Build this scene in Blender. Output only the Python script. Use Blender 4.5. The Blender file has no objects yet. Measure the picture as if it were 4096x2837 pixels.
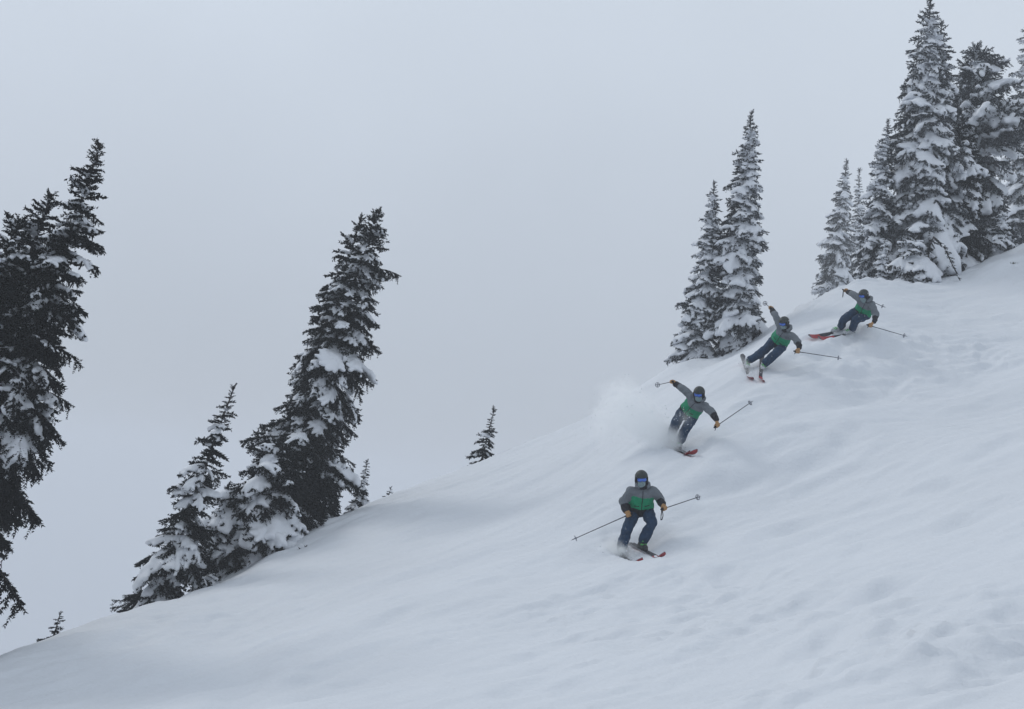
import bpy, math, random
import numpy as np
from mathutils import Vector, Matrix, noise

# ------------------------------------------------------------------ camera, sky, sun, exposure
S = bpy.context.scene
COL = S.collection
cam = bpy.data.objects.new("camera", bpy.data.cameras.new("camera"))
COL.objects.link(cam)
cam.data.sensor_width = 36.0
cam.data.lens = 36.0 * 5627.0 / 4096.0
cam.data.clip_start = 0.1
cam.data.clip_end = 9000.0
PITCH, ROLL = math.radians(6.0), math.radians(7.0)
cam.matrix_world = Matrix.Rotation(math.radians(90) + PITCH, 4, 'X') @ Matrix.Rotation(ROLL, 4, 'Z')
S.camera = cam

SUN_EL, SUN_AZ = 40.0, -52.0            # the bright part of the overcast: high, to the left beyond the ridge
W = bpy.data.worlds.new("World"); S.world = W; W.use_nodes = True
nt = W.node_tree; nt.nodes.clear()
def N(t, k, **kw):
    n = t.nodes.new(k)
    for a, b in kw.items(): setattr(n, a, b)
    return n
sky = N(nt, 'ShaderNodeTexSky', sky_type='NISHITA', sun_disc=False)
sky.sun_elevation = math.radians(SUN_EL); sky.sun_rotation = math.radians(SUN_AZ)
sky.dust_density = 4.0; sky.air_density = 1.0; sky.altitude = 1800
bg1 = N(nt, 'ShaderNodeBackground'); bg1.inputs[1].default_value = 0.06
nt.links.new(sky.outputs[0], bg1.inputs[0])
tc = N(nt, 'ShaderNodeTexCoord'); sep = N(nt, 'ShaderNodeSeparateXYZ')
nt.links.new(tc.outputs['Generated'], sep.inputs[0])
mr = N(nt, 'ShaderNodeMapRange', interpolation_type='SMOOTHSTEP')
mr.inputs[1].default_value = -0.22; mr.inputs[2].default_value = 0.40
nt.links.new(sep.outputs[2], mr.inputs[0])
ramp = N(nt, 'ShaderNodeMix', data_type='RGBA')
ramp.inputs[6].default_value = (0.318, 0.344, 0.402, 1)     # fog below and at the horizon
ramp.inputs[7].default_value = (0.655, 0.724, 0.812, 1)       # cloud overhead
nt.links.new(mr.outputs[0], ramp.inputs[0])
cn = N(nt, 'ShaderNodeTexNoise'); cn.inputs['Scale'].default_value = 2.2; cn.inputs['Detail'].default_value = 4   # soft unevenness of the cloud
nt.links.new(tc.outputs['Generated'], cn.inputs['Vector'])
cr = N(nt, 'ShaderNodeMapRange'); cr.inputs[1].default_value = .3; cr.inputs[2].default_value = .7; cr.inputs[3].default_value = .94; cr.inputs[4].default_value = 1.06
nt.links.new(cn.outputs[0], cr.inputs[0])
bg2 = N(nt, 'ShaderNodeBackground'); nt.links.new(cr.outputs[0], bg2.inputs[1])
nt.links.new(ramp.outputs[2], bg2.inputs[0])
mx = N(nt, 'ShaderNodeMixShader'); mx.inputs[0].default_value = 0.9
out = N(nt, 'ShaderNodeOutputWorld')
nt.links.new(bg1.outputs[0], mx.inputs[1]); nt.links.new(bg2.outputs[0], mx.inputs[2])
nt.links.new(mx.outputs[0], out.inputs[0])

sun = bpy.data.objects.new("sun", bpy.data.lights.new("sun", 'SUN')); COL.objects.link(sun)
sun.data.energy = 0.78; sun.data.angle = math.radians(16); sun.data.color = (1.0, 0.985, 0.96)
sd = Vector((math.sin(math.radians(SUN_AZ)) * math.cos(math.radians(SUN_EL)),
             math.cos(math.radians(SUN_AZ)) * math.cos(math.radians(SUN_EL)), math.sin(math.radians(SUN_EL))))
sun.rotation_euler = sd.to_track_quat('Z', 'Y').to_euler()
sun.location = (0, 0, 80)

S.view_settings.view_transform = 'Standard'; S.view_settings.look = 'None'
S.view_settings.gamma = 1.0; S.view_settings.use_curve_mapping = False
S.view_settings.exposure = 0.05
S.render.engine = 'CYCLES'
S.cycles.volume_bounces = 14
S.cycles.max_bounces = 18
S.cycles.diffuse_bounces = 4
S.cycles.transparent_max_bounces = 16
S.cycles.volume_step_rate = 1.0
S.cycles.use_denoising = True

# ------------------------------------------------------------------ measured places (metres, world)
CP = [(2.499, 26.979, -0.721), (2.788, 26.151, -0.821), (2.898, 26.867, -0.562), (3.191, 26.038, -0.66), (3.721, 30.803, 1.685), (3.977, 29.974, 1.451), (3.809, 30.646, 1.69), (4.075, 29.813, 1.487), (5.763, 34.439, 4.006), (5.782, 33.624, 3.647), (6.079, 34.1, 3.996), (5.998, 33.313, 3.588), (8.324, 36.278, 5.447), (7.57, 35.933, 5.126), (8.622, 36.116, 5.407), (7.822, 35.883, 5.101), (-9.65, 24.608, -4.531), (-9.204, 23.512, -4.428), (-10.636, 27.189, -5.166), (-12.378, 31.86, -6.56), (-17.216, 45.521, -12.166), (-8.699, 26.568, -4.046), (-8.294, 25.384, -3.973), (-9.514, 29.142, -4.61), (-10.948, 33.801, -5.888), (-14.892, 47.43, -11.193), (-7.727, 28.515, -3.434), (-7.365, 27.244, -3.397), (-8.394, 31.081, -3.928), (-9.561, 35.728, -5.091), (-12.727, 49.326, -10.097), (-7.214, 30.499, -3.175), (-6.873, 29.14, -3.158), (-7.79, 33.062, -3.639), (-8.793, 37.704, -4.76), (-11.481, 51.293, -9.678), (-6.285, 31.969, -2.812), (-5.986, 30.544, -2.817), (-6.758, 34.528, -3.244), (-7.573, 39.166, -4.315), (-9.718, 52.742, -9.114), (-5.497, 33.411, -2.178), (-5.233, 31.922, -2.219), (-5.887, 35.965, -2.561), (-6.551, 40.594, -3.553), (-8.255, 54.148, -8.147), (-4.606, 34.849, -1.512), (-4.381, 33.296, -1.588), (-4.912, 37.398, -1.848), (-5.424, 42.019, -2.765), (-6.687, 55.554, -7.168), (-3.749, 36.276, -0.743), (-3.562, 34.66, -0.86), (-3.981, 38.82, -1.031), (-4.357, 43.433, -1.868), (-5.226, 56.946, -6.068), (-2.809, 38.227, -0.17), (-2.663, 36.524, -0.322), (-2.963, 40.768, -0.43), (-3.2, 45.377, -1.228), (-3.659, 58.882, -5.347), (-1.966, 39.181, 0.319), (-1.858, 37.435, 0.141), (-2.061, 41.72, 0.085), (-2.19, 46.324, -0.673), (-2.336, 59.818, -4.692), (-0.666, 40.116, 0.991), (-0.615, 38.329, 0.779), (-0.675, 42.651, 0.792), (-0.65, 47.249, 0.092), (-0.349, 60.727, -3.777), (0.689, 40.543, 1.71), (0.679, 38.737, 1.464), (0.764, 43.074, 1.552), (0.941, 47.665, 0.923), (1.684, 61.122, -2.751), (2.068, 40.961, 2.52), (1.996, 39.136, 2.234), (2.227, 43.487, 2.406), (2.556, 48.069, 1.855), (3.737, 61.504, -1.602), (3.463, 41.361, 3.493), (3.328, 39.518, 3.162), (3.705, 43.881, 3.434), (4.184, 48.454, 2.977), (5.798, 61.862, -0.217), (5.137, 42.734, 4.789), (4.929, 40.829, 4.393), (5.471, 45.247, 4.788), (6.115, 49.81, 4.428), (8.209, 63.19, 1.491), (6.496, 42.71, 5.009), (6.226, 40.807, 4.603), (6.908, 45.223, 5.02), (7.695, 49.783, 4.684), (10.2, 63.157, 1.812), (7.199, 42.653, 5.554), (6.897, 40.753, 5.124), (7.652, 45.162, 5.597), (8.511, 49.717, 5.318), (11.229, 63.073, 2.611), (7.826, 43.081, 6.266), (7.496, 41.162, 5.801), (8.31, 45.587, 6.343), (9.227, 50.135, 6.122), (12.111, 63.474, 3.577), (8.639, 43.522, 6.857), (8.273, 41.583, 6.364), (9.165, 46.025, 6.961), (10.157, 50.568, 6.785), (13.259, 63.894, 4.36), (9.405, 43.974, 7.333), (9.005, 42.015, 6.817), (9.969, 46.475, 7.457), (11.03, 51.015, 7.312), (14.331, 64.333, 4.972), (10.013, 44.416, 7.918), (9.586, 42.437, 7.373), (10.605, 46.914, 8.066), (11.717, 51.449, 7.964), (15.167, 64.755, 5.735), (11.332, 45.354, 8.555), (10.846, 43.334, 7.978), (11.984, 47.85, 8.722), (13.205, 52.383, 8.648), (16.973, 65.682, 6.486), (12.571, 46.326, 8.879), (12.029, 44.262, 8.283), (13.277, 48.822, 9.048), (14.595, 53.355, 8.97), (18.646, 66.656, 6.781), (14.377, 46.794, 9.203), (13.755, 44.71, 8.59), (15.172, 49.289, 9.381), (16.649, 53.821, 9.317), (21.162, 67.12, 7.158), (15.467, 47.208, 10.056), (14.795, 45.104, 9.402), (16.31, 49.699, 10.269), (17.877, 54.224, 10.268), (22.647, 67.504, 8.281), (16.443, 48.15, 10.65), (15.729, 46.005, 9.966), (17.321, 50.64, 10.878), (18.95, 55.163, 10.895), (23.902, 68.44, 8.945), (17.593, 49.095, 11.234), (16.827, 46.907, 10.519), (18.512, 51.583, 11.474), (20.216, 56.105, 11.507), (25.388, 69.378, 9.588), (22.27, 51.86, 13.625), (21.296, 49.55, 12.79), (23.363, 54.342, 13.927), (25.381, 58.853, 14.056), (31.465, 72.103, 12.363), (20.672, 89.244, 11.908), (23.249, 93.189, 12.64), (23.013, 99.197, 12.88), (-7.602, 23.582, -4.334), (-8.657, 20.594, -4.599), (-4.141, 20.475, -3.467), (-1.504, 18.399, -2.849), (0.522, 17.351, -2.453), (0.489, 12.351, -2.706), (-2.018, 14.442, -3.473), (2.98, 15.278, -1.857), (4.11, 13.732, -1.497), (4.704, 12.192, -1.202), (4.844, 10.179, -1.179), (2.988, 9.744, -1.825), (-4.278, 26.946, -2.856), (-1.923, 25.853, -2.026), (0.313, 24.812, -1.683), (0.459, 29.232, -0.69), (1.265, 33.131, 0.481), (4.162, 22.23, -1.037), (5.779, 21.157, -0.395), (7.226, 19.117, -0.114), (8.277, 17.081, 0.119), (6.119, 28.549, 1.029), (8.54, 28.438, 2.086), (10.316, 27.888, 2.534), (12.795, 26.83, 3.031), (8.812, 33.791, 3.773), (11.15, 35.681, 4.923), (13.335, 36.599, 5.75), (17.213, 36.494, 6.75), (12.826, 41.473, 7.217), (15.639, 43.337, 8.613), (0.0, 0.0, -4.2), (5.0, 3.0, -2.2), (-6.0, 3.0, -7.0), (0.0, -12.0, -8.5), (12.0, 0.0, 0.5), (-15.0, 8.0, -10.0)]
PEOPLE = {'A': {'pelvis': (2.809, 27.129, 0.188), 'hipL': (2.719, 27.179, 0.152), 'hipR': (2.938, 27.149, 0.179), 'neck': (2.779, 26.862, 0.609), 'head': (2.725, 26.76, 0.772), 'shL': (2.537, 26.887, 0.521), 'shR': (3.022, 26.864, 0.59), 'elL': (2.457, 27.05, 0.294), 'wrL': (2.525, 26.907, 0.114), 'haL': (2.562, 26.852, 0.053), 'elR': (3.166, 27.053, 0.422), 'wrR': (3.185, 26.837, 0.317), 'haR': (3.221, 26.781, 0.257), 'knL': (2.59, 26.923, -0.182), 'anL': (2.512, 26.969, -0.619), 'knR': (3.013, 26.779, -0.046), 'anR': (2.884, 26.855, -0.439), 'hf': (0.078, -0.939, -0.335), 'hu': (-0.141, -0.202, 0.969), 'sole': {'L': (2.499, 26.979, -0.711), 'R': (2.898, 26.867, -0.552)}, 'tip': {'L': (2.82, 26.058, -0.799), 'R': (3.224, 25.946, -0.639)}, 'pole': {'L': (1.559, 26.914, -0.545), 'R': (3.965, 27.402, 0.579)}}, 'B': {'pelvis': (3.976, 30.716, 2.416), 'hipL': (3.862, 30.75, 2.429), 'hipR': (4.099, 30.72, 2.372), 'neck': (4.137, 30.361, 2.695), 'head': (4.106, 30.22, 2.834), 'shL': (3.977, 30.426, 2.797), 'shR': (4.289, 30.266, 2.608), 'elL': (3.787, 30.6, 2.929), 'wrL': (3.638, 30.762, 3.025), 'haL': (3.558, 30.761, 3.066), 'elR': (4.395, 30.041, 2.458), 'wrR': (4.486, 29.889, 2.296), 'haR': (4.524, 29.892, 2.17), 'knL': (3.71, 30.458, 2.167), 'anL': (3.672, 30.776, 1.896), 'knR': (3.963, 30.434, 2.098), 'anR': (3.837, 30.634, 1.751), 'hf': (-0.387, -0.774, -0.501), 'hu': (-0.098, -0.385, 0.918), 'sole': {'L': (3.721, 30.803, 1.635), 'R': (3.809, 30.646, 1.64)}, 'tip': {'L': (4.005, 29.882, 1.464), 'R': (4.104, 29.72, 1.503)}, 'pole': {'L': (3.334, 31.755, 3.045), 'R': (5.269, 30.18, 2.805)}}, 'C': {'pelvis': (6.446, 34.198, 4.683), 'hipL': (6.334, 34.217, 4.72), 'hipR': (6.532, 34.138, 4.59), 'neck': (6.532, 33.816, 4.962), 'head': (6.445, 33.73, 5.12), 'shL': (6.358, 33.825, 5.119), 'shR': (6.674, 33.724, 4.857), 'elL': (6.27, 34.008, 5.325), 'wrL': (6.209, 34.182, 5.479), 'haL': (6.167, 34.242, 5.531), 'elR': (6.775, 33.519, 4.678), 'wrR': (6.796, 33.341, 4.518), 'haR': (6.769, 33.352, 4.41), 'knL': (6.06, 34.16, 4.38), 'anL': (5.799, 34.421, 4.181), 'knR': (6.34, 33.821, 4.355), 'anR': (6.131, 34.089, 4.108), 'hf': (-0.65, -0.556, -0.517), 'hu': (-0.176, -0.341, 0.924), 'sole': {'L': (5.763, 34.439, 4.016), 'R': (6.079, 34.1, 4.006)}, 'tip': {'L': (5.785, 33.534, 3.639), 'R': (5.989, 33.226, 3.575)}, 'pole': {'L': (6.193, 35.229, 5.789), 'R': (7.828, 33.355, 4.379)}}, 'D': {'pelvis': (8.893, 36.075, 5.953), 'hipL': (8.756, 36.062, 6.013), 'hipR': (8.961, 35.992, 5.9), 'neck': (8.884, 35.69, 6.24), 'head': (8.758, 35.595, 6.363), 'shL': (8.695, 35.723, 6.313), 'shR': (9.026, 35.569, 6.169), 'elL': (8.568, 35.955, 6.432), 'wrL': (8.503, 36.174, 6.504), 'haL': (8.443, 36.233, 6.537), 'elR': (9.097, 35.499, 5.886), 'wrR': (9.041, 35.377, 5.688), 'haR': (8.951, 35.389, 5.566), 'knL': (8.421, 35.907, 5.772), 'anL': (8.397, 36.268, 5.558), 'knR': (8.645, 35.741, 5.721), 'anR': (8.687, 36.106, 5.517), 'hf': (-0.79, -0.446, -0.421), 'hu': (-0.168, -0.296, 0.94), 'sole': {'L': (8.324, 36.278, 5.457), 'R': (8.622, 36.116, 5.417)}, 'tip': {'L': (7.486, 35.894, 5.122), 'R': (7.733, 35.857, 5.099)}, 'pole': {'L': (9.515, 36.265, 6.235), 'R': (9.949, 35.551, 5.436)}}}
TREES = {'le1': ((-10.675, 27.698, -5.345), (-8.329, 26.531, 5.875)), 'le2': ((-11.985, 28.387, -6.162), (-9.342, 27.236, 4.907)), 'le3': ((-12.388, 27.396, -6.302), (-9.553, 26.309, 4.165)), 'l2': ((-7.431, 32.535, -3.537), (-6.187, 31.986, 1.806)), 'l3': ((-5.646, 36.45, -2.513), (-3.845, 35.47, 6.925)), 'l3k': ((-5.943, 36.984, -2.812), (-4.314, 35.982, 6.84)), 'l3b': ((-5.377, 34.309, -2.237), (-5.347, 34.009, 0.739)), 'l3c': ((-4.871, 35.571, -1.808), (-4.858, 35.341, 0.507)), 'l3d': ((-6.328, 33.779, -2.928), (-6.323, 33.536, -0.502)), 'l4': ((-3.612, 38.79, -0.863), (-3.579, 38.646, 0.629)), 'l4b': ((-4.199, 37.227, -1.301), (-4.236, 37.102, 0.012)), 'tip': ((-2.926, 38.839, -0.367), (-2.858, 38.815, -0.022)), 's1': ((-0.525, 41.117, 0.919), (-0.33, 40.957, 2.555)), 's2': ((-8.514, 28.867, -4.028), (-8.386, 28.805, -3.324)), 'c1': ((6.874, 43.278, 5.225), (6.445, 42.488, 12.864)), 'c2': ((5.781, 43.528, 4.763), (5.61, 42.928, 10.594)), 'd1': ((20.112, 89.269, 11.554), (19.749, 87.951, 24.215)), 'd2': ((23.115, 93.194, 12.479), (21.531, 91.913, 24.783)), 'r1': ((13.434, 47.312, 8.946), (12.701, 46.302, 18.675)), 'r1k': ((14.033, 47.901, 9.078), (13.344, 46.952, 18.224)), 'r2': ((16.298, 50.721, 9.989), (15.446, 49.845, 18.444)), 'r3': ((23.595, 65.354, 9.481), (22.085, 63.695, 25.385)), 'r4': ((11.906, 46.944, 8.615), (11.674, 46.358, 14.313)), 'r5': ((14.806, 48.271, 9.383), (14.579, 47.684, 15.091)), 'm1': ((12.81, 45.535, 8.627), (12.637, 45.388, 10.144)), 'm2': ((11.846, 45.942, 8.578), (11.801, 45.793, 10.117)), 'm3': ((16.688, 49.158, 10.509), (16.667, 48.961, 12.501)), 'k1': ((9.632, 44.051, 7.437), (9.651, 44.033, 7.735)), 'k2': ((9.307, 43.681, 7.13), (9.312, 43.672, 7.335)), 'k3': ((-3.62, 37.181, -0.859), (-3.615, 37.153, -0.471)), 'k4': ((-6.223, 32.862, -2.821), (-6.232, 32.834, -2.431)), 'k5': ((-5.249, 34.299, -2.136), (-5.266, 34.259, -1.636))}
GROOVES = [([(4.14, 28.54), (5.33, 28.75), (6.91, 29.47), (7.53, 30.22)], 0.3, 0.07), ([(5.41, 29.41), (5.96, 29.92), (6.47, 30.2)], 0.3, 0.06), ([(6.46, 31.34), (7.56, 32.05), (8.69, 33.11), (10.42, 35.01)], 0.35, 0.07), ([(-1.62, 24.17), (-0.97, 24.84), (0.22, 25.75)], 0.25, 0.045), ([(3.48, 30.86), (4.36, 31.3), (5.08, 32.82), (5.73, 33.46), (6.75, 34.3), (8.16, 35.29), (9.01, 36.33)], 0.3, 0.07), ([(2.63, 27.83), (3.25, 28.81), (3.79, 29.49), (3.9, 30.35)], 0.4, 0.07), ([(4.74, 14.41), (5.13, 14.45), (5.75, 15.28), (6.54, 16.4)], 0.55, 0.16), ([(5.03, 19.5), (5.42, 19.73), (5.73, 19.87)], 0.35, 0.09), ([(5.81, 18.82), (6.11, 19.31)], 0.25, 0.07), ([(4.07, 24.26), (4.35, 23.61)], 0.25, 0.05), ([(4.16, 17.19), (4.52, 17.97)], 0.22, 0.06), ([(11.28, 34.82), (12.97, 35.5)], 0.35, 0.05), ([(6.03, 28.07), (6.74, 28.47), (7.48, 28.49)], 0.2, 0.04), ([(9.22, 27.44), (10.4, 28.13)], 0.3, 0.05), ([(5.76, 23.8), (6.37, 23.18)], 0.2, 0.04), ([(-4.53, 28.48), (-3.98, 24.5), (-3.17, 19.8)], 0.35, 0.05), ([(-5.13, 28.84), (-4.76, 25.97), (-4.57, 23.38)], 0.4, 0.04), ([(-7.24, 26.12), (-6.35, 26.44), (-5.8, 28.76)], 0.45, 0.05), ([(-2.62, 20.63), (-1.89, 21.95), (-1.22, 22.82)], 0.25, 0.05), ([(0.03, 19.61), (1.07, 20.73), (2.07, 20.8)], 0.28, 0.05), ([(0.68, 18.05), (1.38, 17.83)], 0.3, 0.05), ([(3.49, 19.26), (4.37, 19.87), (5.44, 21.22)], 0.3, 0.07), ([(4.93, 25.66), (6.16, 26.3), (7.38, 26.49), (8.42, 26.3)], 0.25, 0.06), ([(6.39, 24.42), (7.44, 24.42)], 0.3, 0.06), ([(7.08, 23.15), (8.63, 23.58)], 0.35, 0.08), ([(12.87, 39.23), (14.63, 40.32)], 0.3, 0.05)]
STREAK = ((2.92, 25.29), (7.32, 27.38))
TUFT = (15.9, 44.94, 9.641)
BENT = [(13.173, 45.193, 9.132), (13.056, 45.121, 9.813), (13.133, 44.879, 10.209), (13.433, 44.709, 9.909), (13.693, 44.613, 9.388), (14.078, 44.628, 8.765)]
POWDER = {'B': [((3.172, 30.858, 2.023), 0.52, 0.6), ((2.82, 31.057, 2.041), 0.5, 0.55), ((2.508, 31.222, 2.386), 0.52, 0.5), ((2.785, 31.211, 2.488), 0.48, 0.5), ((2.361, 31.291, 2.681), 0.42, 0.4), ((2.204, 31.332, 2.288), 0.38, 0.3), ((2.605, 31.281, 2.779), 0.42, 0.4), ((2.24, 31.27, 1.93), 0.45, 0.35), ((3.025, 31.029, 2.301), 0.45, 0.5), ((3.359, 30.664, 1.952), 0.42, 0.8), ((3.588, 30.525, 1.84), 0.36, 1.0), ((3.731, 30.437, 1.721), 0.3, 1.2), ((3.381, 30.591, 1.685), 0.36, 0.6), ((3.901, 30.333, 2.233), 0.25, 0.35)], 'A': [((2.479, 26.963, -0.622), 0.24, 1.3), ((2.333, 27.119, -0.678), 0.32, 0.7), ((2.139, 27.232, -0.789), 0.3, 0.35), ((2.576, 26.822, -0.72), 0.22, 1.2), ((2.725, 26.625, -0.758), 0.18, 0.5)], 'C': [((5.704, 34.116, 4.026), 0.17, 1.0), ((5.738, 33.835, 3.827), 0.17, 0.8), ((5.995, 33.88, 3.879), 0.15, 0.5), ((5.637, 34.354, 4.154), 0.16, 0.6)], 'D': [((8.874, 36.171, 5.519), 0.16, 0.8), ((8.664, 36.032, 5.412), 0.14, 0.7)]}

for one in PEOPLE.values():
    for what in ('sole', 'tip', 'pole'):
        for side, at in one.pop(what).items(): one[what + side] = at

# ------------------------------------------------------------------ helpers
rng = random.Random(7)
def mesh(name, verts, faces, mats, mi=None, smooth=True):
    m = bpy.data.meshes.new(name)
    m.from_pydata([tuple(v) for v in verts], [], [tuple(f) for f in faces])
    for q in mats: m.materials.append(q)
    if mi is not None: m.polygons.foreach_set('material_index', mi)
    m.polygons.foreach_set('use_smooth', [smooth] * len(m.polygons))
    m.update()
    return m
def obj(name, me, parent=None, mat=None):
    o = bpy.data.objects.new(name, me); COL.objects.link(o)
    if parent is not None: o.parent = parent
    if mat is not None: o.matrix_basis = mat
    return o
def tag(o, label=None, cat=None, group=None, kind=None):
    if label: o['label'] = label
    if cat: o['category'] = cat
    if group: o['group'] = group
    if kind: o['kind'] = kind
    return o
def empty(name, loc):
    o = bpy.data.objects.new(name, None); COL.objects.link(o); o.location = loc
    o.empty_display_size = 0.2
    return o
V = Vector
def frame(d):
    d = d.normalized(); a = V((0, 0, 1)) if abs(d.z) < .9 else V((1, 0, 0))
    u = d.cross(a).normalized(); return d, u, d.cross(u).normalized()

class Shape:
    """Collects closed capsules, ellipsoids and boxes; grow() fuses them into one continuous skin."""
    def __init__(s): s.v = []; s.f = []
    def caps(s, p0, p1, r0, r1, wide=None, k=1.0, n=14):
        # k: radius across `wide` divided by the radius of the other axis
        p0, p1 = V(p0), V(p1); d = (p1 - p0)
        if d.length < 1e-5: d = V((0, 0, 1e-4))
        d, u, w = frame(d)
        if wide is not None:
            u = (wide - d * wide.dot(d)).normalized(); w = d.cross(u)
        b = len(s.v); rings = []
        for i in range(5):
            a = -math.pi / 2 + i * math.pi / 8 + .02
            rings.append((p0 + d * (r0 * math.sin(a)), r0 * math.cos(a)))
        for i in range(5):
            a = i * math.pi / 8 - .02
            rings.append((p1 + d * (r1 * math.sin(a)), r1 * math.cos(a)))
        for c, r in rings:
            r = max(r, 1e-3)
            for j in range(n):
                t = 2 * math.pi * j / n
                s.v.append(c + u * (r * k * math.cos(t)) + w * (r * math.sin(t)))
        for i in range(len(rings) - 1):
            for j in range(n):
                s.f.append((b + i * n + j, b + i * n + (j + 1) % n, b + (i + 1) * n + (j + 1) % n, b + (i + 1) * n + j))
        s.f.append(tuple(b + j for j in range(n))[::-1])
        e = b + (len(rings) - 1) * n
        s.f.append(tuple(e + j for j in range(n)))
        return s
    def ell(s, c, ax, n=16, m=10):
        c = V(c); b = len(s.v)
        for i in range(m + 1):
            a = -math.pi / 2 + math.pi * i / m
            for j in range(n):
                t = 2 * math.pi * j / n; q = max(math.cos(a), 1e-3)
                s.v.append(c + ax[0] * (q * math.cos(t)) + ax[1] * (q * math.sin(t)) + ax[2] * math.sin(a))
        for i in range(m):
            for j in range(n):
                s.f.append((b + i * n + j, b + i * n + (j + 1) % n, b + (i + 1) * n + (j + 1) % n, b + (i + 1) * n + j))
        s.f.append(tuple(b + j for j in range(n))[::-1]); s.f.append(tuple(b + m * n + j for j in range(n)))
        return s
    def box(s, c, ax):
        c = V(c); b = len(s.v)
        for x in (-1, 1):
            for y in (-1, 1):
                for z in (-1, 1): s.v.append(c + ax[0] * x + ax[1] * y + ax[2] * z)
        for q in ((0, 1, 3, 2), (4, 6, 7, 5), (0, 4, 5, 1), (2, 3, 7, 6), (0, 2, 6, 4), (1, 5, 7, 3)):
            s.f.append(tuple(b + i for i in q))
        return s
    def grow(s, name, voxel, smooth=3, mats=()):
        m = mesh(name, s.v, s.f, [])
        o = bpy.data.objects.new(name, m); COL.objects.link(o)
        r = o.modifiers.new('r', 'REMESH'); r.mode = 'VOXEL'; r.voxel_size = voxel
        if smooth:
            q = o.modifiers.new('s', 'SMOOTH'); q.factor = .5; q.iterations = smooth
        dg = bpy.context.evaluated_depsgraph_get()
        me = bpy.data.meshes.new_from_object(o.evaluated_get(dg)); me.name = name
        bpy.data.objects.remove(o); bpy.data.meshes.remove(m)
        me.materials.clear()
        for q in mats: me.materials.append(q)
        me.polygons.foreach_set('use_smooth', [True] * len(me.polygons))
        return me
    def raw(s, name, mats, smooth=True): return mesh(name, s.v, s.f, mats, smooth=smooth)

# ------------------------------------------------------------------ materials
def material(name, col, rough=.8, metal=0.0, spec=.3, var=0.0, vscale=8.0, bump=0.0, bscale=40.0, sheen=0.0):
    m = bpy.data.materials.new(name); m.use_nodes = True; t = m.node_tree
    p = t.nodes['Principled BSDF']
    p.inputs['Base Color'].default_value = (*col, 1); p.inputs['Roughness'].default_value = rough
    p.inputs['Metallic'].default_value = metal; p.inputs['Specular IOR Level'].default_value = spec
    if sheen: p.inputs['Sheen Weight'].default_value = sheen
    co = N(t, 'ShaderNodeTexCoord')
    if var:
        nz = N(t, 'ShaderNodeTexNoise'); nz.inputs['Scale'].default_value = vscale; nz.inputs['Detail'].default_value = 4
        t.links.new(co.outputs['Object'], nz.inputs['Vector'])
        r = N(t, 'ShaderNodeMapRange'); r.inputs[1].default_value = .3; r.inputs[2].default_value = .7
        r.inputs[3].default_value = 1 - var; r.inputs[4].default_value = 1 + var
        t.links.new(nz.outputs[0], r.inputs[0])
        h = N(t, 'ShaderNodeMix', data_type='RGBA', blend_type='MULTIPLY'); h.inputs[0].default_value = 1
        h.inputs[6].default_value = (*col, 1); t.links.new(r.outputs[0], h.inputs[7])
        t.links.new(h.outputs[2], p.inputs['Base Color'])
    if bump:
        nb = N(t, 'ShaderNodeTexNoise'); nb.inputs['Scale'].default_value = bscale; nb.inputs['Detail'].default_value = 5
        t.links.new(co.outputs['Object'], nb.inputs['Vector'])
        b = N(t, 'ShaderNodeBump'); b.inputs['Strength'].default_value = bump; b.inputs['Distance'].default_value = .02
        t.links.new(nb.outputs[0], b.inputs['Height']); t.links.new(b.outputs[0], p.inputs['Normal'])
    return m
def frosted(name, dark, white, amount):
    """Needles with hoar frost on some twigs; the pale mix can also stand for haze."""
    m = material(name, dark, .9, spec=.06)
    t = m.node_tree; p = t.nodes['Principled BSDF']
    co = N(t, 'ShaderNodeTexCoord'); oi = N(t, 'ShaderNodeObjectInfo')
    ad = N(t, 'ShaderNodeVectorMath', operation='ADD')
    t.links.new(co.outputs['Object'], ad.inputs[0]); t.links.new(oi.outputs['Random'], ad.inputs[1])
    nz = N(t, 'ShaderNodeTexNoise'); nz.inputs['Scale'].default_value = 14; nz.inputs['Detail'].default_value = 5
    nz.inputs['Roughness'].default_value = .75
    t.links.new(ad.outputs[0], nz.inputs['Vector'])
    r = N(t, 'ShaderNodeMapRange'); r.inputs[1].default_value = .62 - amount * .3; r.inputs[2].default_value = .80 - amount * .25
    r.inputs[3].default_value = 0.0; r.inputs[4].default_value = min(1.0, .35 + amount)
    t.links.new(nz.outputs[0], r.inputs[0])
    mixn = N(t, 'ShaderNodeMix', data_type='RGBA'); mixn.inputs[6].default_value = (*dark, 1); mixn.inputs[7].default_value = (*white, 1)
    t.links.new(r.outputs[0], mixn.inputs[0]); t.links.new(mixn.outputs[2], p.inputs['Base Color'])
    return m
def speckle(m, col, scale, lo):
    """Powder stuck to the cloth in small flecks."""
    t = m.node_tree; p = t.nodes['Principled BSDF']; src = p.inputs['Base Color'].links[0].from_socket
    co = N(t, 'ShaderNodeTexCoord'); nz = N(t, 'ShaderNodeTexNoise'); nz.inputs['Scale'].default_value = scale; nz.inputs['Detail'].default_value = 6
    nz.inputs['Roughness'].default_value = .7
    t.links.new(co.outputs['Object'], nz.inputs['Vector'])
    r = N(t, 'ShaderNodeMapRange'); r.inputs[1].default_value = lo; r.inputs[2].default_value = lo + .09; r.inputs[4].default_value = .75
    t.links.new(nz.outputs[0], r.inputs[0])
    h = N(t, 'ShaderNodeMix', data_type='RGBA'); h.inputs[7].default_value = (*col, 1)
    t.links.new(r.outputs[0], h.inputs[0]); t.links.new(src, h.inputs[6]); t.links.new(h.outputs[2], p.inputs['Base Color'])
M = {}
M['snow'] = material('snow', (.665, .69, .725), .75, spec=.25, var=.025, vscale=.35, bump=.8, bscale=11.0)
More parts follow.
